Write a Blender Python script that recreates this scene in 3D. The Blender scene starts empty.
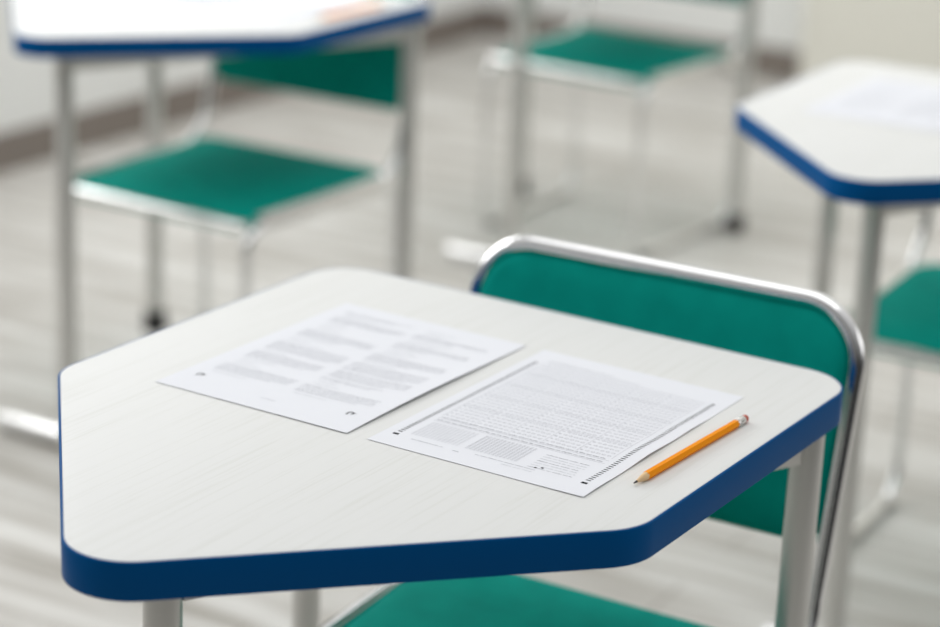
import bpy, bmesh, math, random
from mathutils import Vector, Matrix
random.seed(7)
S = bpy.context.scene
COL = S.collection
T = 0.71            # height of the desk tops above the floor

# ------------------------------------------------------------------ helpers
def link(name, bm, mat, parent=None, smooth=True, auto=35):
    me = bpy.data.meshes.new(name)
    bmesh.ops.recalc_face_normals(bm, faces=bm.faces)
    bm.to_mesh(me); bm.free()
    o = bpy.data.objects.new(name, me); COL.objects.link(o)
    if isinstance(mat, (list, tuple)):
        for m in mat: me.materials.append(m)
    else:
        me.materials.append(mat)
    if smooth:
        for p in me.polygons: p.use_smooth = True
        me.set_sharp_from_angle(angle=math.radians(auto))
    if parent: o.parent = parent
    return o

def thing(name, loc, rz, label, cat, group=None):
    o = bpy.data.objects.new(name, None); COL.objects.link(o)
    o.empty_display_size = .1
    o.location = loc; o.rotation_euler = (0, 0, rz)
    tag(o, label, cat, group); return o

def tag(o, label, cat, group=None):
    o['label'] = label; o['category'] = cat
    if group: o['group'] = group

def struct(o): o['kind'] = 'structure'; return o

def dup(root, loc, rz, label):
    """copy of a thing with copies of its parts and their sub-parts"""
    r = root.copy(); COL.objects.link(r)
    r.location = loc; r.rotation_euler = (0, 0, rz); r['label'] = label
    for ch in list(root.children):
        c = ch.copy(); COL.objects.link(c); c.parent = r
        for g in list(ch.children):
            d = g.copy(); COL.objects.link(d); d.parent = c
    return r

def fillet(pts, rads, seg=8):
    """3-D polyline with rounded corners"""
    P = [Vector(p) for p in pts]; out = [P[0]]
    for i in range(1, len(P) - 1):
        a, b, c = P[i-1], P[i], P[i+1]; r = rads[i-1] if isinstance(rads, (list, tuple)) else rads
        d1 = (a-b).normalized(); d2 = (c-b).normalized()
        ang = d1.angle(d2); t = r / math.tan(ang/2)
        t = min(t, (a-b).length*.49, (c-b).length*.49); r = t*math.tan(ang/2)
        bis = (d1+d2).normalized(); cen = b + bis*(r/math.sin(ang/2))
        s = b+d1*t-cen; e = b+d2*t-cen; tot = s.angle(e); ax = s.cross(e).normalized()
        for k in range(seg+1):
            out.append(cen + Matrix.Rotation(tot*k/seg, 3, ax) @ s)
    out.append(P[-1]); return out

def tube(bm, pts, r, n=16, closed=False, cap=True, ry=None):
    P = [Vector(p) for p in pts]; m = len(P); rings = []
    ry = ry or r
    def tan(i):
        if closed: return (P[(i+1) % m]-P[i-1]).normalized()
        return (P[min(i+1, m-1)]-P[max(i-1, 0)]).normalized()
    t0 = tan(0); up = Vector((0, 0, 1)) if abs(t0.z) < .9 else Vector((1, 0, 0))
    nrm = (up - t0*up.dot(t0)).normalized(); prev = t0
    for i in range(m):
        t = tan(i); nrm = prev.rotation_difference(t) @ nrm
        nrm = (nrm - t*nrm.dot(t)).normalized(); prev = t; b = t.cross(nrm)
        rings.append([bm.verts.new(P[i] + nrm*(math.cos(2*math.pi*k/n)*r) + b*(math.sin(2*math.pi*k/n)*ry)) for k in range(n)])
    for i in range(m if closed else m-1):
        A, B = rings[i], rings[(i+1) % m]
        for k in range(n):
            bm.faces.new((A[k], A[(k+1) % n], B[(k+1) % n], B[k]))
    if cap and not closed:
        bm.faces.new(rings[0][::-1]); bm.faces.new(rings[-1])

def tube_round(bm, a, b, r, n=20, ends=(.004, .004)):
    """straight rod with rounded ends"""
    a, b = Vector(a), Vector(b); d = (b-a).normalized()
    up = Vector((0, 0, 1)) if abs(d.z) < .9 else Vector((1, 0, 0))
    x = (up-d*up.dot(d)).normalized(); y = d.cross(x)
    prof = []
    L = (b-a).length
    for k in range(5):
        q = k/4*math.pi/2; prof.append((ends[0]*(1-math.sin(q)), r-ends[0]*(1-math.cos(math.pi/2-q)) if False else r-ends[0]+ends[0]*math.sin(q)))
    for k in range(5):
        q = k/4*math.pi/2; prof.append((L-ends[1]*(1-math.cos(q)) if False else L-ends[1]+ends[1]*math.sin(q), r-ends[1]+ends[1]*math.cos(q)))
    rings = [[bm.verts.new(a+d*s+(x*math.cos(2*math.pi*k/n)+y*math.sin(2*math.pi*k/n))*rr) for k in range(n)] for s, rr in prof]
    for A, B in zip(rings, rings[1:]):
        for k in range(n): bm.faces.new((A[k], A[(k+1) % n], B[(k+1) % n], B[k]))
    bm.faces.new(rings[0][::-1]); bm.faces.new(rings[-1])

def rounded(poly, rads, inset=0.0, seg=10):
    """convex CCW polygon, inset and with rounded corners, as 2-D points (fixed count)"""
    n = len(poly); lines = []
    for i in range(n):
        a, b = Vector(poly[i]), Vector(poly[(i+1) % n]); d = (b-a).normalized(); nn = Vector((-d.y, d.x))
        lines.append((a+nn*inset, d))
    V = []
    for i in range(n):
        p, d = lines[i-1]; q, e = lines[i]
        cr = d.x*e.y-d.y*e.x; w = q-p; s = (w.x*e.y-w.y*e.x)/cr
        V.append(p+d*s)
    out = []
    for i in range(n):
        a, b, c = V[i-1], V[i], V[(i+1) % n]; r = max((rads[i] if isinstance(rads, (list, tuple)) else rads)-inset, .0008)
        d1 = (a-b).normalized(); d2 = (c-b).normalized(); ang = d1.angle(d2)
        t = r/math.tan(ang/2); cen = b+(d1+d2).normalized()*(r/math.sin(ang/2))
        s = b+d1*t-cen; tot = math.pi-ang
        for k in range(seg+1):
            q = tot*k/seg; cs, sn = math.cos(q), math.sin(q)
            out.append(Vector((cen.x+cs*s.x-sn*s.y, cen.y+sn*s.x+cs*s.y)))
    return out

def loft(bm, rings, cap0=True, cap1=True, closed=False):
    R = [[bm.verts.new(p) for p in r] for r in rings]; n = len(R[0])
    pairs = list(zip(R, R[1:])) + ([(R[-1], R[0])] if closed else [])
    for A, B in pairs:
        for k in range(n): bm.faces.new((A[k], A[(k+1) % n], B[(k+1) % n], B[k]))
    if not closed:
        if cap0: bm.faces.new(R[0][::-1])
        if cap1: bm.faces.new(R[-1])
    return R

def box(bm, lo, hi):
    x0, y0, z0 = lo; x1, y1, z1 = hi
    v = [bm.verts.new(p) for p in ((x0,y0,z0),(x1,y0,z0),(x1,y1,z0),(x0,y1,z0),(x0,y0,z1),(x1,y0,z1),(x1,y1,z1),(x0,y1,z1))]
    for f in ((0,3,2,1),(4,5,6,7),(0,1,5,4),(1,2,6,5),(2,3,7,6),(3,0,4,7)): bm.faces.new([v[i] for i in f])

# ------------------------------------------------------------------ materials
def srgb(r, g, b):
    f = lambda c: (c/255/12.92) if c/255 <= .04045 else ((c/255+.055)/1.055)**2.4
    return (f(r), f(g), f(b), 1)

def mat(name, col, rough=.5, metal=0, spec=.5, **kw):
    m = bpy.data.materials.new(name); m.use_nodes = True
    b = m.node_tree.nodes['Principled BSDF']
    b.inputs['Base Color'].default_value = col; b.inputs['Roughness'].default_value = rough
    b.inputs['Metallic'].default_value = metal; b.inputs['Specular IOR Level'].default_value = spec
    for k, v in kw.items(): b.inputs[k].default_value = v
    return m

def nodes(m): return m.node_tree.nodes, m.node_tree.links, m.node_tree.nodes['Principled BSDF']

def grain_material():
    """white laminate with very fine grain lines along the desk's depth"""
    m = mat('white_laminate', srgb(235, 234, 230), .5, spec=.25)
    N, L, B = nodes(m)
    tc = N.new('ShaderNodeTexCoord'); mp = N.new('ShaderNodeMapping')
    mp.inputs['Scale'].default_value = (260, 5, 1)
    L.new(tc.outputs['Object'], mp.inputs['Vector'])
    n1 = N.new('ShaderNodeTexNoise'); n1.inputs['Scale'].default_value = 1.0; n1.inputs['Detail'].default_value = 5; n1.inputs['Roughness'].default_value = .6
    L.new(mp.outputs[0], n1.inputs['Vector'])
    cr = N.new('ShaderNodeValToRGB')
    cr.color_ramp.elements[0].position = .30; cr.color_ramp.elements[0].color = srgb(217, 218, 214)
    cr.color_ramp.elements[1].position = .48; cr.color_ramp.elements[1].color = srgb(224, 225, 223)
    L.new(n1.outputs['Fac'], cr.inputs['Fac']); L.new(cr.outputs['Color'], B.inputs['Base Color'])
    bp = N.new('ShaderNodeBump'); bp.inputs['Strength'].default_value = .08; bp.inputs['Distance'].default_value = .0004
    L.new(n1.outputs['Fac'], bp.inputs['Height']); L.new(bp.outputs['Normal'], B.inputs['Normal'])
    return m

def fabric_material():
    m = mat('green_upholstery', srgb(6, 150, 134), .7, spec=.05)
    N, L, B = nodes(m)
    
    tc = N.new('ShaderNodeTexCoord')
    n = N.new('ShaderNodeTexNoise'); n.inputs['Scale'].default_value = 900; n.inputs['Detail'].default_value = 2
    L.new(tc.outputs['Object'], n.inputs['Vector'])
    n2 = N.new('ShaderNodeTexNoise'); n2.inputs['Scale'].default_value = 26; n2.inputs['Detail'].default_value = 3
    L.new(tc.outputs['Object'], n2.inputs['Vector'])
    cr = N.new('ShaderNodeValToRGB'); cr.color_ramp.elements[0].position = .3; cr.color_ramp.elements[1].position = .75
    cr.color_ramp.elements[0].color = srgb(0, 148, 135); cr.color_ramp.elements[1].color = srgb(3, 160, 146)
    L.new(n2.outputs['Fac'], cr.inputs['Fac']); L.new(cr.outputs['Color'], B.inputs['Base Color'])
    bp = N.new('ShaderNodeBump'); bp.inputs['Strength'].default_value = .15; bp.inputs['Distance'].default_value = .0005
    L.new(n.outputs['Fac'], bp.inputs['Height']); L.new(bp.outputs['Normal'], B.inputs['Normal'])
    return m

def floor_material():
    m = mat('grey_wood_planks', srgb(200, 196, 188), .5, spec=.25)
    N, L, B = nodes(m)
    tc = N.new('ShaderNodeTexCoord')
    br = N.new('ShaderNodeTexBrick')
    br.inputs['Color1'].default_value = srgb(219, 218, 214); br.inputs['Color2'].default_value = srgb(203, 201, 196)
    br.inputs['Mortar'].default_value = srgb(150, 144, 137)
    br.inputs['Scale'].default_value = 1; br.inputs['Mortar Size'].default_value = .0016; br.inputs['Bias'].default_value = -.1
    br.inputs['Brick Width'].default_value = 1.2; br.inputs['Row Height'].default_value = .16
    br.offset = .37
    L.new(tc.outputs['Object'], br.inputs['Vector'])
    mp = N.new('ShaderNodeMapping'); mp.inputs['Scale'].default_value = (1.6, 16, 1)
    L.new(tc.outputs['Object'], mp.inputs['Vector'])
    n = N.new('ShaderNodeTexNoise'); n.inputs['Scale'].default_value = 1.3; n.inputs['Detail'].default_value = 6; n.inputs['Distortion'].default_value = .5
    L.new(mp.outputs[0], n.inputs['Vector'])
    cr = N.new('ShaderNodeValToRGB'); cr.color_ramp.elements[0].position = .34; cr.color_ramp.elements[1].position = .62
    cr.color_ramp.elements[0].color = srgb(190, 185, 178); cr.color_ramp.elements[1].color = (1, 1, 1, 1)
    L.new(n.outputs['Fac'], cr.inputs['Fac'])
    mx = N.new('ShaderNodeMix'); mx.data_type = 'RGBA'; mx.blend_type = 'MULTIPLY'; mx.inputs[0].default_value = .8
    L.new(br.outputs['Color'], mx.inputs[6]); L.new(cr.outputs['Color'], mx.inputs[7])
    L.new(mx.outputs[2], B.inputs['Base Color'])
    return m

def paint(name, c):
    m = mat(name, c, .8, spec=.2); N, L, B = nodes(m)
    tc = N.new('ShaderNodeTexCoord'); n = N.new('ShaderNodeTexNoise'); n.inputs['Scale'].default_value = 120
    L.new(tc.outputs['Object'], n.inputs['Vector'])
    bp = N.new('ShaderNodeBump'); bp.inputs['Strength'].default_value = .1; bp.inputs['Distance'].default_value = .001
    L.new(n.outputs['Fac'], bp.inputs['Height']); L.new(bp.outputs['Normal'], B.inputs['Normal'])
    return m

M_top = grain_material()
M_green = fabric_material()
M_floor = floor_material()
M_blue = mat('blue_edge_plastic', srgb(2, 81, 141), .4, spec=.04)
M_chrome = mat('polished_chrome', srgb(238, 238, 238), .13, 1.0)
M_grey = mat('silver_painted_steel', srgb(208, 207, 203), .32, .6)
M_bar = mat('pale_steel', srgb(232, 232, 232), .26, .8)
M_black = mat('black_rubber', srgb(30, 29, 29), .6)
M_back = mat('black_backing', srgb(22, 30, 28), .6)
M_paper = mat('white_paper', srgb(230, 232, 237), .8, spec=.2)
M_ink = mat('black_print', srgb(30, 32, 36), .8, spec=.1)
M_ink2 = mat('fine_grey_print', srgb(168, 171, 178), .8, spec=.1)
M_ink3 = mat('pale_grey_print', srgb(199, 202, 207), .8, spec=.1)
M_orange = mat('orange_lacquer', srgb(248, 150, 0), .4, spec=.06)
M_wood = mat('bare_cedar', srgb(226, 192, 146), .65)
M_lead = mat('graphite', srgb(58, 56, 58), .4)
M_ferrule = mat('ferrule_metal', srgb(214, 212, 208), .25, 1.0)
M_eraser = mat('brick_red_eraser', srgb(186, 78, 58), .75)
M_wall = paint('off_white_paint', srgb(237, 238, 236))
M_beige = paint('beige_paint', srgb(222, 220, 210))
M_brown = mat('brown_baseboard', srgb(130, 121, 114), .55)

# ------------------------------------------------------------------ camera
f_px, pitch, roll, hc = 2254.3, .3123, .0414, .6899
cam = bpy.data.cameras.new('camera'); co = bpy.data.objects.new('camera', cam); COL.objects.link(co)
cp, sp = math.cos(pitch), math.sin(pitch)
fw = Vector((0, cp, -sp)); rt = Vector((1, 0, 0)); up = Vector((0, sp, cp))
r2 = math.cos(roll)*rt+math.sin(roll)*up; u2 = -math.sin(roll)*rt+math.cos(roll)*up
Mx = Matrix((r2, u2, -fw)).transposed().to_4x4(); Mx.translation = Vector((0, 0, T+hc)); co.matrix_world = Mx
cam.sensor_fit = 'HORIZONTAL'; cam.sensor_width = 36; cam.lens = f_px/940*36
cam.clip_start = .05; cam.clip_end = 60
cam.dof.use_dof = True; cam.dof.focus_distance = 1.86; cam.dof.aperture_fstop = 2.8; cam.dof.aperture_blades = 0
S.camera = co

# ------------------------------------------------------------------ the room
TH = -.52
cu, su = math.cos(TH), math.sin(TH)
U = Vector((cu, su, 0)); Vv = Vector((su, -cu, 0))       # along the rows / towards the windowless front
CORNER = Vector((0.0, 7.32, 0))
def room_obj(name, bm, m):
    o = link(name, bm, m, None, False); o.location = CORNER; o.rotation_euler = (0, 0, TH)
    return struct(o)
# local room axes: x along the back wall, -y along the left wall towards the camera
bm = bmesh.new(); box(bm, (-.1, -11, -.05), (6, .1, 0)); room_obj('floor', bm, M_floor)
bm = bmesh.new(); box(bm, (-.1, -11, 0), (0, .1, 2.9)); room_obj('wall_left', bm, M_wall)
bm = bmesh.new(); box(bm, (0, 0, 0), (6, .1, 2.9)); room_obj('wall_back', bm, M_wall)
bm = bmesh.new(); box(bm, (0, -11, 0), (.014, -.014, .095)); room_obj('baseboard_left', bm, M_brown)
bm = bmesh.new(); box(bm, (0, -.014, 0), (1.22, 0, .095)); room_obj('baseboard_back', bm, M_brown)
bm = bmesh.new(); box(bm, (1.22, -.26, 0), (6, 0, 2.9)); room_obj('wall_right', bm, M_beige)

# ------------------------------------------------------------------ desk
DW, DS, DH = .600, .437, .757
def make_desk(loc, rz, label):
    t = thing('student_desk', loc, rz, label, 'desk', 'five-sided classroom desks')
    # counter-clockwise outline; the pointed end is at -y
    poly = [(DW/2, 0), (-DW/2, 0), (-DW/2+.002, -DS), (-.005, -DH-.001), (DW/2, -DS)]
    rad = [.052, .052, .05, .055, .06]
    z0, z1 = T-.0318, T
    bm = bmesh.new()
    def ring(i, z): return [(p.x, p.y, z) for p in rounded(poly, rad, i, 14)]
    loft(bm, [ring(.0022, z0+.0006), ring(.0022, z1-.0006), ring(.0026, z1-.0001), ring(.0034, z1)])
    link('tabletop', bm, M_top, t)
    bm = bmesh.new()
    loft(bm, [ring(.0021, z0), ring(.0010, z0), ring(.0003, z0+.0004), ring(0, z0+.0012), ring(0, z1-.0016), ring(.0003, z1-.0008), ring(.0010, z1-.0003), ring(.0021, z1-.0003)], closed=True)
    link('edge_band', bm, M_blue, t)
    legs = [(-.28, -.07), (.277, -.06), (0, -.65)]
    zr = z0
    for i, (x, y) in enumerate(legs):
        bm = bmesh.new()
        foot = .028 if i < 2 else .02
        tube_round(bm, (x, y, foot-.012), (x, y, zr), .0155, 24, (.001, .001))
        lg = link('leg', bm, M_grey, t)
        if i < 2:
            bm = bmesh.new(); tube_round(bm, (x, y, 0), (x, y, .042), .0225, 24, (.003, .006))
            link('foot_cap', bm, M_black, lg)
        else:
            bm = bmesh.new()
            tube_round(bm, (-.15, y, .020), (.15, y, .020), .0155, 20, (.012, .012))
            link('foot_bar', bm, M_bar, lg)
    # steel rails just under the top, joining the legs
    for a, b in ((0, 1), (1, 2), (2, 0)):
        A, B = Vector((*legs[a], zr-.017)), Vector((*legs[b], zr-.017)); d = (B-A).normalized(); n = Vector((-d.y, d.x, 0))*.009
        bm = bmesh.new(); h = Vector((0, 0, .0168))
        A2, B2 = A+d*.014, B-d*.014
        loft(bm, [[A2-n-h, A2+n-h, A2+n+h, A2-n+h], [B2-n-h, B2+n-h, B2+n+h, B2-n+h]])
        link('rail', bm, M_grey, t, False)
    return t

# ------------------------------------------------------------------ chair
WF = .198           # the same at the front: the chair narrows a little
W = .214            # half width between tube centres
LEAN_A = .2328
LEAN = math.tan(LEAN_A)
ZT = .7457       # top of the hoop (tube centre)
ZS = .417          # seat surface
RT = .0088
def make_chair(loc, rz, label):
    t = thing('classroom_chair', loc, rz, label, 'chair', 'green classroom chairs')
    zr = ZS-.013
    ylow = .13-(ZT-zr)*LEAN
    def wx(y): return W+(WF-W)*max(0, (ylow-y)/(ylow+.36))
    # hoop round the backrest whose ends sweep forward under the seat
    bm = bmesh.new()
    pts = fillet([(wx(-.33), -.33, zr), (W, ylow, zr), (W, .13, ZT), (-W, .13, ZT), (-W, ylow, zr), (-wx(-.33), -.33, zr)], [.075, .062, .062, .075], 14)
    tube(bm, pts, RT, 18); link('back_hoop', bm, M_chrome, t)
    # side loops: rear leg, seat rail, front leg, floor runner
    for s in (1, -1):
        bm = bmesh.new(); x = s*W
        yr, yf = ylow, -.360; zt, zb = zr-.0172, RT+.002
        xf, xm = s*WF, s*wx(-.15)
        P = [(xm, -.15, zt), (xf, yf, zt), (xf, yf-.01, zb), (x, yr+.01, zb), (x, yr, zt), (xm, -.15, zt)]
        tube(bm, fillet(P, [.035, .06, .06, .04], 10), RT, 16); sf = link('side_frame', bm, M_chrome, t)
        for yy in (yf+.04, yr-.04):
            bm = bmesh.new(); xg = s*wx(yy); box(bm, (xg-.009, yy-.018, 0), (xg+.009, yy+.018, .006)); link('glide', bm, M_black, sf, False)
    for yy, zz in ((-.362, zr-.008), (-.14, zr-.018)):
        bm = bmesh.new(); wc = wx(yy)-.004; tube(bm, [(-wc, yy, zz), (wc, yy, zz)], RT if yy < -.3 else .007, 16); link('cross_tube', bm, M_chrome, t)
    # seat pad: softly padded, a shallow dip, front edge rolled down
    sw, sr, sf = W-.0055, .044, -.354
    sg = WF-.0055
    poly = [(sw, sr), (-sw, sr), (-sg, sf), (sg, sf)]; rad = .04
    def prof(i, z):
        out = []
        for p in rounded(poly, rad, i, 8):
            q = (sr-p.y)/(sr-sf)
            dz = .004*max(0, (.3-q)/.3)**2 - .012*max(0, (q-.5)/.5)**2 - .006*(p.x/sw)**2
            out.append((p.x, p.y, z+dz))
        return out
    bm = bmesh.new(); zz = ZS
    loft(bm, [prof(.02, zz-.024), prof(.004, zz-.023), prof(.0005, zz-.019), prof(0, zz-.014), prof(.0015, zz-.007), prof(.006, zz-.002), prof(.014, zz+.001), prof(.03, zz+.002), prof(.055, zz+.003), prof(.09, zz+.003), prof(.13, zz+.003)])
    link('seat', bm, M_green, t, True, 70)
    # backrest pad inside the hoop
    w = W-.0075; zb = T-.194
    upv = Vector((0, math.sin(.2328), math.cos(.2328)))
    fr = Vector((0, -math.cos(.2328), math.sin(.2328)))
    org = Vector((0, .13, ZT)); H = (ZT-zb)/math.cos(.2328)
    poly2 = [(w, -H), (w, -.0075), (-w, -.0075), (-w, -H)]
    def pr(i, off):
        out = []
        for p in rounded(poly2, [.022, .055, .055, .022], i, 10):
            sag = -.014*(1-(p.x/w)**2)*max(0, min(1, (-p.y/H-.5)*2))
            bow = -.012*(1-(p.x/w)**2)
            out.append(org + Vector((p.x, 0, 0)) + upv*(p.y+sag) + fr*(off+bow))
        return out
    bm = bmesh.new()
    loft(bm, [pr(.003, -.0075), pr(0, -.006), pr(0, .003), pr(.0015, .007), pr(.005, .0095), pr(.012, .0105), pr(.03, .012), pr(.05, .0125)], True, True)
    link('backrest', bm, M_green, t, True, 60)
    return t

DESKS = {'main': ((.1108, 2.1408, 0), -.5484), 'left': ((-.3319, 4.0689, 0), -.5262), 'right': ((.8395, 3.3847, 0), -.520), 'mid': ((.387, 5.22, 0), -.49)}
d0 = make_desk(*DESKS['main'], 'nearest five-sided white desk with blue edge, bearing sharply focused papers and pencil')
dup(d0, *DESKS['left'], 'blurred white desk with blue edge at the upper left, behind the nearest desk')
dr = dup(d0, *DESKS['right'], 'blurred white desk with blue edge at the right side, one pale sheet on it')
for lg in dr.children:
    for fb in lg.children:
        if fb.name.startswith('foot_bar'): fb.scale = (.66, 1, 1)      # a shorter foot on this one
dup(d0, *DESKS['mid'], 'farthest desk at top centre, only its grey legs and foot bar in view')
c0 = make_chair((.135, 2.084, 0), -.5162, 'nearest green chair with chrome hoop tucked under the desk with the sharp papers')
dup(c0, (-.351, 3.925, 0), -.540, 'green chair with chrome frame under the blurred desk at upper left')
dup(c0, (.866, 3.285, 0), -.53, 'green chair at the right edge under the blurred right-hand desk')
dup(c0, (.386, 5.165, 0), -.582, 'farthest green chair at top centre, standing before the back wall')

# ------------------------------------------------------------------ papers
PW, PL = .210, .297
def lift_a(x, y):
    z = .0005
    z += .0028*max(0, (x-.12)/.09)**2*math.sin(math.pi*min(1, max(0, y/PL)))**1.3
    z += .0006*math.sin(y*19+1)*max(0, x/.21)
    return max(z, .0003)
def lift_b(x, y):
    z = .0005
    k = max(0, (x-.13)/.08)**2
    z += k*(.0016*math.exp(-((y-.115)/.03)**2)+.0008*math.exp(-((y-.19)/.025)**2)+.0008*math.exp(-((y-.02)/.03)**2))
    z += .0004*math.sin(y*16)*x/.21
    return max(z, .0003)
def sheet(name, label, lift, loc, rz):
    nx, ny = 22, 32; bm = bmesh.new(); layers = []
    for dz in (0, .00012):
        layers.append([[bm.verts.new((PW*i/nx, PL*j/ny, lift(PW*i/nx, PL*j/ny)+dz)) for i in range(nx+1)] for j in range(ny+1)])
    for k, g in enumerate(layers):
        for j in range(ny):
            for i in range(nx):
                f = (g[j][i], g[j][i+1], g[j+1][i+1], g[j+1][i]); bm.faces.new(f if k else f[::-1])
    a, b = layers
    per = [(0, i) for i in range(nx+1)]+[(j, nx) for j in range(1, ny+1)]+[(ny, i) for i in range(nx-1, -1, -1)]+[(j, 0) for j in range(ny-1, 0, -1)]
    for (j, i), (q, p) in zip(per, per[1:]+per[:1]): bm.faces.new((a[j][i], a[q][p], b[q][p], b[j][i]))
    o = link(name, bm, M_paper, None, True, 50); o.location = loc; o.rotation_euler = (0, 0, rz)
    tag(o, label, 'paper', 'exam papers on the desks')
    return o
class Ink:
    def __init__(s, lift): s.bm = bmesh.new(); s.lift = lift
    def rect(s, x0, y0, x1, y1, mi=0):
        n = max(1, int(max(abs(x1-x0), abs(y1-y0))/.012)); lx = abs(x1-x0) >= abs(y1-y0)
        for k in range(n):
            a, b = k/n, (k+1)/n
            if lx: q = [(x0+(x1-x0)*a, y0), (x0+(x1-x0)*b, y0), (x0+(x1-x0)*b, y1), (x0+(x1-x0)*a, y1)]
            else: q = [(x0, y0+(y1-y0)*a), (x1, y0+(y1-y0)*a), (x1, y0+(y1-y0)*b), (x0, y0+(y1-y0)*b)]
            f = s.bm.faces.new([s.bm.verts.new((x, y, s.lift(x, y)+.00022)) for x, y in q]); f.material_index = mi
    def ringcell(s, x, y, rx, ry, t, mi):
        n = 8; o = []; i_ = []
        for k in range(n):
            a = 2*math.pi*k/n
            o.append(s.bm.verts.new((x+rx*math.cos(a), y+ry*math.sin(a), s.lift(x, y)+.00022)))
            i_.append(s.bm.verts.new((x+(rx-t)*math.cos(a), y+(ry-t)*math.sin(a), s.lift(x, y)+.00022)))
        for k in range(n):
            f = s.bm.faces.new((o[k], o[(k+1) % n], i_[(k+1) % n], i_[k])); f.material_index = mi
    def text(s, x0, x1, y, h, mi=1, fill=.62):
        """a line of small print, too small to read"""
        x = x0
        while x < x1-.001:
            wl = random.uniform(.003, .011); e = min(x+wl, x1); p = x
            while p < e:
                g = random.choice((.0007, .0009, .0011)); hh = h*random.choice((.6, .6, .6, .95))
                s.rect(p, y, min(p+g*fill, e), y+hh, mi); p += g
            x = e+.0013
    def arc(s, x, y, r, a0, a1, t, mi=0):
        n = 12; prev = None
        for k in range(n+1):
            a = math.radians(a0+(a1-a0)*k/n)
            cur = [s.bm.verts.new((x+rr*math.cos(a), y+rr*math.sin(a), s.lift(x, y)+.00022)) for rr in (r-t/2, r+t/2)]
            if prev: f = s.bm.faces.new((prev[0], prev[1], cur[1], cur[0])); f.material_index = mi
            prev = cur
    def done(s, parent):
        o = link('printed_marks', s.bm, [M_ink, M_ink2, M_ink3], parent, False); return o

def question_sheet(label, loc, rz):
    o = sheet('question_sheet', label, lift_a, loc, rz); k = Ink(lift_a)
    # page marks in the two near corners
    for x in (.020, .186):
        my = .040
        k.arc(x, my, .0026, -60, 210, .0016, 0); k.rect(x-.0034, my-.004, x-.0008, my-.0023, 0); k.rect(x+.0026, my+.001, x+.005, my+.0023, 0)
    # two columns of paragraphs and short option lines
    for cx0, cx1 in ((.018, .100), (.110, .192)):
        y = .272
        blocks = [(2, .98), (1, .5), (4, 1), (1, .35), (1, .4), (1, .3), (1, .45), (5, 1), (1, .6), (1, .3), (1, .55), (6, 1), (1, .4), (5, .96), (1, .5), (1, .3)]
        if cx0 > .1: blocks = [(1, .45), (1, .3), (3, 1), (1, .6), (1, .5), (4, .98), (1, .35), (1, .45), (1, .4), (5, 1), (1, .5), (6, 1), (5, 1), (2, .8), (1, .3)]
        for n, wd in blocks+[(1, .4), (5, 1), (1, .5), (4, 1), (1, .3), (1, .45), (6, 1)]:
            for j in range(n):
                if y < .048: break
                k.text(cx0+(.004 if n == 1 else 0), cx0+(cx1-cx0)*(wd if j < n-1 or n == 1 else wd*random.uniform(.5, .95)), y, .0021, 2 if n == 1 else 1, .5)
                y -= .0042
            y -= .0030
    k.text(.100, .118, .024, .002, 2)
    k.done(o); return o

def answer_sheet(label, loc, rz):
    o = sheet('answer_sheet', label, lift_b, loc, rz); k = Ink(lift_b)
    xl, xr = .0125, .1965
    for x in (xl, xr): k.rect(x-.0028, .0240, x+.0028, .0275, 0)
    y = .0320
    while y < .262:
        for x in (xl, xr): k.rect(x-.0022, y, x+.0022, y+.0015, 0)
        y += .004233
    # small print along the near margin
    k.text(.030, .062, .0225, .0016, 1); k.text(.072, .078, .0215, .0018, 1, .9)
    k.text(.092, .150, .0255, .0016, 1); k.text(.120, .150, .0205, .0015, 2)
    # dense field of tiny check cells
    for i in range(27):
        for j in range(14):
            x = .024+i*.0037+(.006 if i > 12 else 0)
            k.ringcell(x, .0340+j*.0026, .0012, .0009, .00032, 1 if i > 12 else 2)
    for j in range(7):
        k.text(.140, .182, .030+j*.0052, .0017, 2 if j % 3 else 1)
    k.rect(.146, .0300, .1485, .0320, 0); k.rect(.151, .0327, .1535, .0347, 0)
    # heading bands and the big answer grid
    k.text(.022, .186, .0755, .0019, 1, .8); k.text(.022, .186, .0830, .0019, 1, .8)
    k.rect(.020, .0807, .189, .0811, 1); k.rect(.020, .0732, .189, .0736, 1)
    for j in range(24):
        y = .0905+j*.0071
        for c in range(5):
            x0 = .0225+c*.0336
            k.text(x0-.0005, x0+.0022, y-.0008, .0018, 1, .7)
            for q in range(5):
                k.ringcell(x0+.0062+q*.0052, y, .0019, .0014, .0004, 1)
        if j % 5 == 4: k.rect(.020, y+.0033, .189, y+.0037, 1)
    for c in range(6):
        x0 = .0205+c*.0336; k.rect(x0-.0001, .086, x0+.0002, .2590, 1)
    k.rect(.020, .2600, .189, .2604, 1); k.text(.022, .120, .2650, .0024, 2); k.text(.022, .09, .2710, .0024, 2)
    k.done(o); return o

p1 = ((-.2794, 1.8992, T), -.5505); p2 = ((-.0828, 1.7788, T), -.5478)
q0 = question_sheet('printed question sheet on the nearest desk, left of the answer grid sheet', *p1)
a0 = answer_sheet('white answer sheet with fine printed grid, between the question sheet and sharp pencil', *p2)

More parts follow.
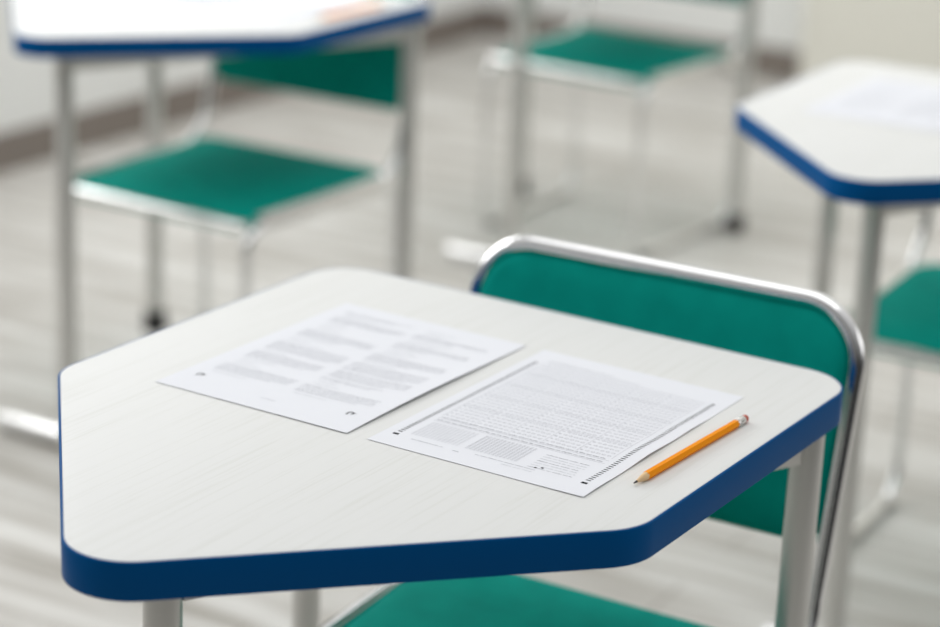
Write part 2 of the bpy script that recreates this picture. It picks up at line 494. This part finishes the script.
# ------------------------------------------------------------------ pencil
def make_pencil(loc, rz, label):
    t = thing('pencil', loc, rz, label, 'pencil', 'orange pencils on the desks')
    L = .196; R = .0039; ap = R*math.cos(math.pi/6)
    def hexr(y, r): return [(r*math.cos(math.pi/3*k), y, ap+r*math.sin(math.pi/3*k)) for k in range(6)]
    def circ(y, r, n=24): return [(r*math.cos(2*math.pi*k/n), y, ap+r*math.sin(2*math.pi*k/n)) for k in range(n)]
    def scal(y, r, n=24):
        out = []
        for k in range(n):
            a = 2*math.pi*k/n; d = abs(((a+math.pi/6) % (math.pi/3))-math.pi/6)
            out.append((r*math.cos(a), y-.0016*math.cos(6*a), ap+r*math.sin(a)))
        return out
    bm = bmesh.new(); loft(bm, [hexr(.0195, R*.99), hexr(.0200, R), hexr(L-.019, R), hexr(L-.0185, R*.97)]); link('body', bm, M_orange, t, False)
    bm = bmesh.new(); loft(bm, [circ(.0048, .00105), circ(.0060, .0013), circ(.0135, .0027), circ(.0188, .0035), circ(.0202, .00355)]); link('wooden_tip', bm, M_wood, t, True, 50)
    bm = bmesh.new(); loft(bm, [circ(0, .0002), circ(.0006, .0005), circ(.0052, .00112)]); link('graphite_point', bm, M_lead, t, True, 60)
    bm = bmesh.new(); rr = []
    for y, r in ((-.0190, .0036), (-.0186, .0038), (-.0160, .0038), (-.0156, .0035), (-.0148, .0035), (-.0144, .0038), (-.0128, .0038), (-.0124, .0035), (-.0116, .0035), (-.0112, .0038), (-.0062, .0038), (-.0060, .0036)): rr.append(circ(L+y, r))
    loft(bm, rr); link('ferrule', bm, M_ferrule, t, True, 30)
    bm = bmesh.new(); loft(bm, [circ(L-.0065, .0034), circ(L-.0015, .0034), circ(L-.0004, .0029), circ(L, .0018)]); link('eraser', bm, M_eraser, t, True, 60)
    return t
pv = (Vector((.2474, 1.8695)), Vector((.1391, 1.706)))
d = (pv[0]-pv[1]).normalized()
pr0 = ((pv[1].x-.001, pv[1].y-.009, T+.0001), math.atan2(-d.x, d.y))
pen0 = make_pencil(*pr0, 'sharp orange pencil with red eraser on the nearest desk, beside the answer sheet')

# the same papers and pencils, lying on the desks further back
def relative(loc, rz, src, dst, off=(0, 0), drz=0):
    (sx, sy, _), st = DESKS[src]; (dx, dy, _), dt = DESKS[dst]
    a = Matrix.Rotation(-st, 2) @ Vector((loc[0]-sx, loc[1]-sy)); a = a+Vector(off)
    b = Matrix.Rotation(dt, 2) @ a
    return (b.x+dx, b.y+dy, loc[2]), rz-st+dt+drz
dup(q0, *relative(*p1, 'main', 'left'), 'blurred paper sheet on the upper left desk, left of its other sheet')
dup(a0, *relative(*p2, 'main', 'left'), 'blurred paper sheet on the upper left desk, nearer its orange pencil')
dup(pen0, *relative(*pr0, 'main', 'left', (0, .045)), 'blurred orange pencil on the upper left desk')
dup(q0, *relative(*p1, 'main', 'right'), 'blurred pale sheet on the right-hand desk')

# ------------------------------------------------------------------ light
wd = bpy.data.worlds.new('daylight'); S.world = wd; wd.use_nodes = True
N, L = wd.node_tree.nodes, wd.node_tree.links
bg = N['Background']; tc = N.new('ShaderNodeTexCoord'); vm = N.new('ShaderNodeVectorMath'); vm.operation = 'DOT_PRODUCT'
vm.inputs[1].default_value = Vector((-.12, .55, .83)).normalized()
L.new(tc.outputs['Generated'], vm.inputs[0])
cr = N.new('ShaderNodeValToRGB'); mr = N.new('ShaderNodeMapRange')
mr.inputs['From Min'].default_value = -1; mr.inputs['From Max'].default_value = 1
L.new(vm.outputs['Value'], mr.inputs['Value']); L.new(mr.outputs[0], cr.inputs['Fac'])
cr.color_ramp.elements[0].position = .33; cr.color_ramp.elements[0].color = (.05, .05, .05, 1)
cr.color_ramp.elements[1].position = .88; cr.color_ramp.elements[1].color = (1, 1, 1, 1)
L.new(cr.outputs['Color'], bg.inputs['Color']); bg.inputs['Strength'].default_value = .78
def area(name, loc, target, sx, sy, power, col=(1, 1, 1)):
    l = bpy.data.lights.new(name, 'AREA'); l.shape = 'RECTANGLE'; l.size = sx; l.size_y = sy; l.energy = power; l.color = col
    o = bpy.data.objects.new(name, l); COL.objects.link(o); o.location = loc
    o.rotation_euler = (Vector(target)-Vector(loc)).to_track_quat('-Z', 'Y').to_euler(); return o
wl = CORNER+U*.08-Vector((-su, cu, 0))*4.2
area('window_daylight', (wl.x, wl.y, 1.75), (wl.x+U.x*3, wl.y+U.y*3, .9), 4.5, 1.5, 80)
area('back_wall_fill', (.9, 4.9, 2.9), (1.1, 6.6, .8), 2.4, 2.4, 48)  # unseen fill, added to brighten the back wall and the floor near it
area('overhead_fill', (-.1, 2.3, 3.0), (0, 2.4, 0), 2.4, 1.6, 15)  # added overhead fill for the nearest desk, no fixture hangs here
area('right_window_daylight', (3.9, 2.2, 2.0), (.3, 2.4, .6), 2.6, 1.6, 18)

S.view_settings.view_transform = 'Standard'; S.view_settings.look = 'None'
S.view_settings.exposure = 0.0; S.view_settings.gamma = 1; S.view_settings.use_curve_mapping = False
S.cycles.use_denoising = True
S.cycles.max_bounces = 8
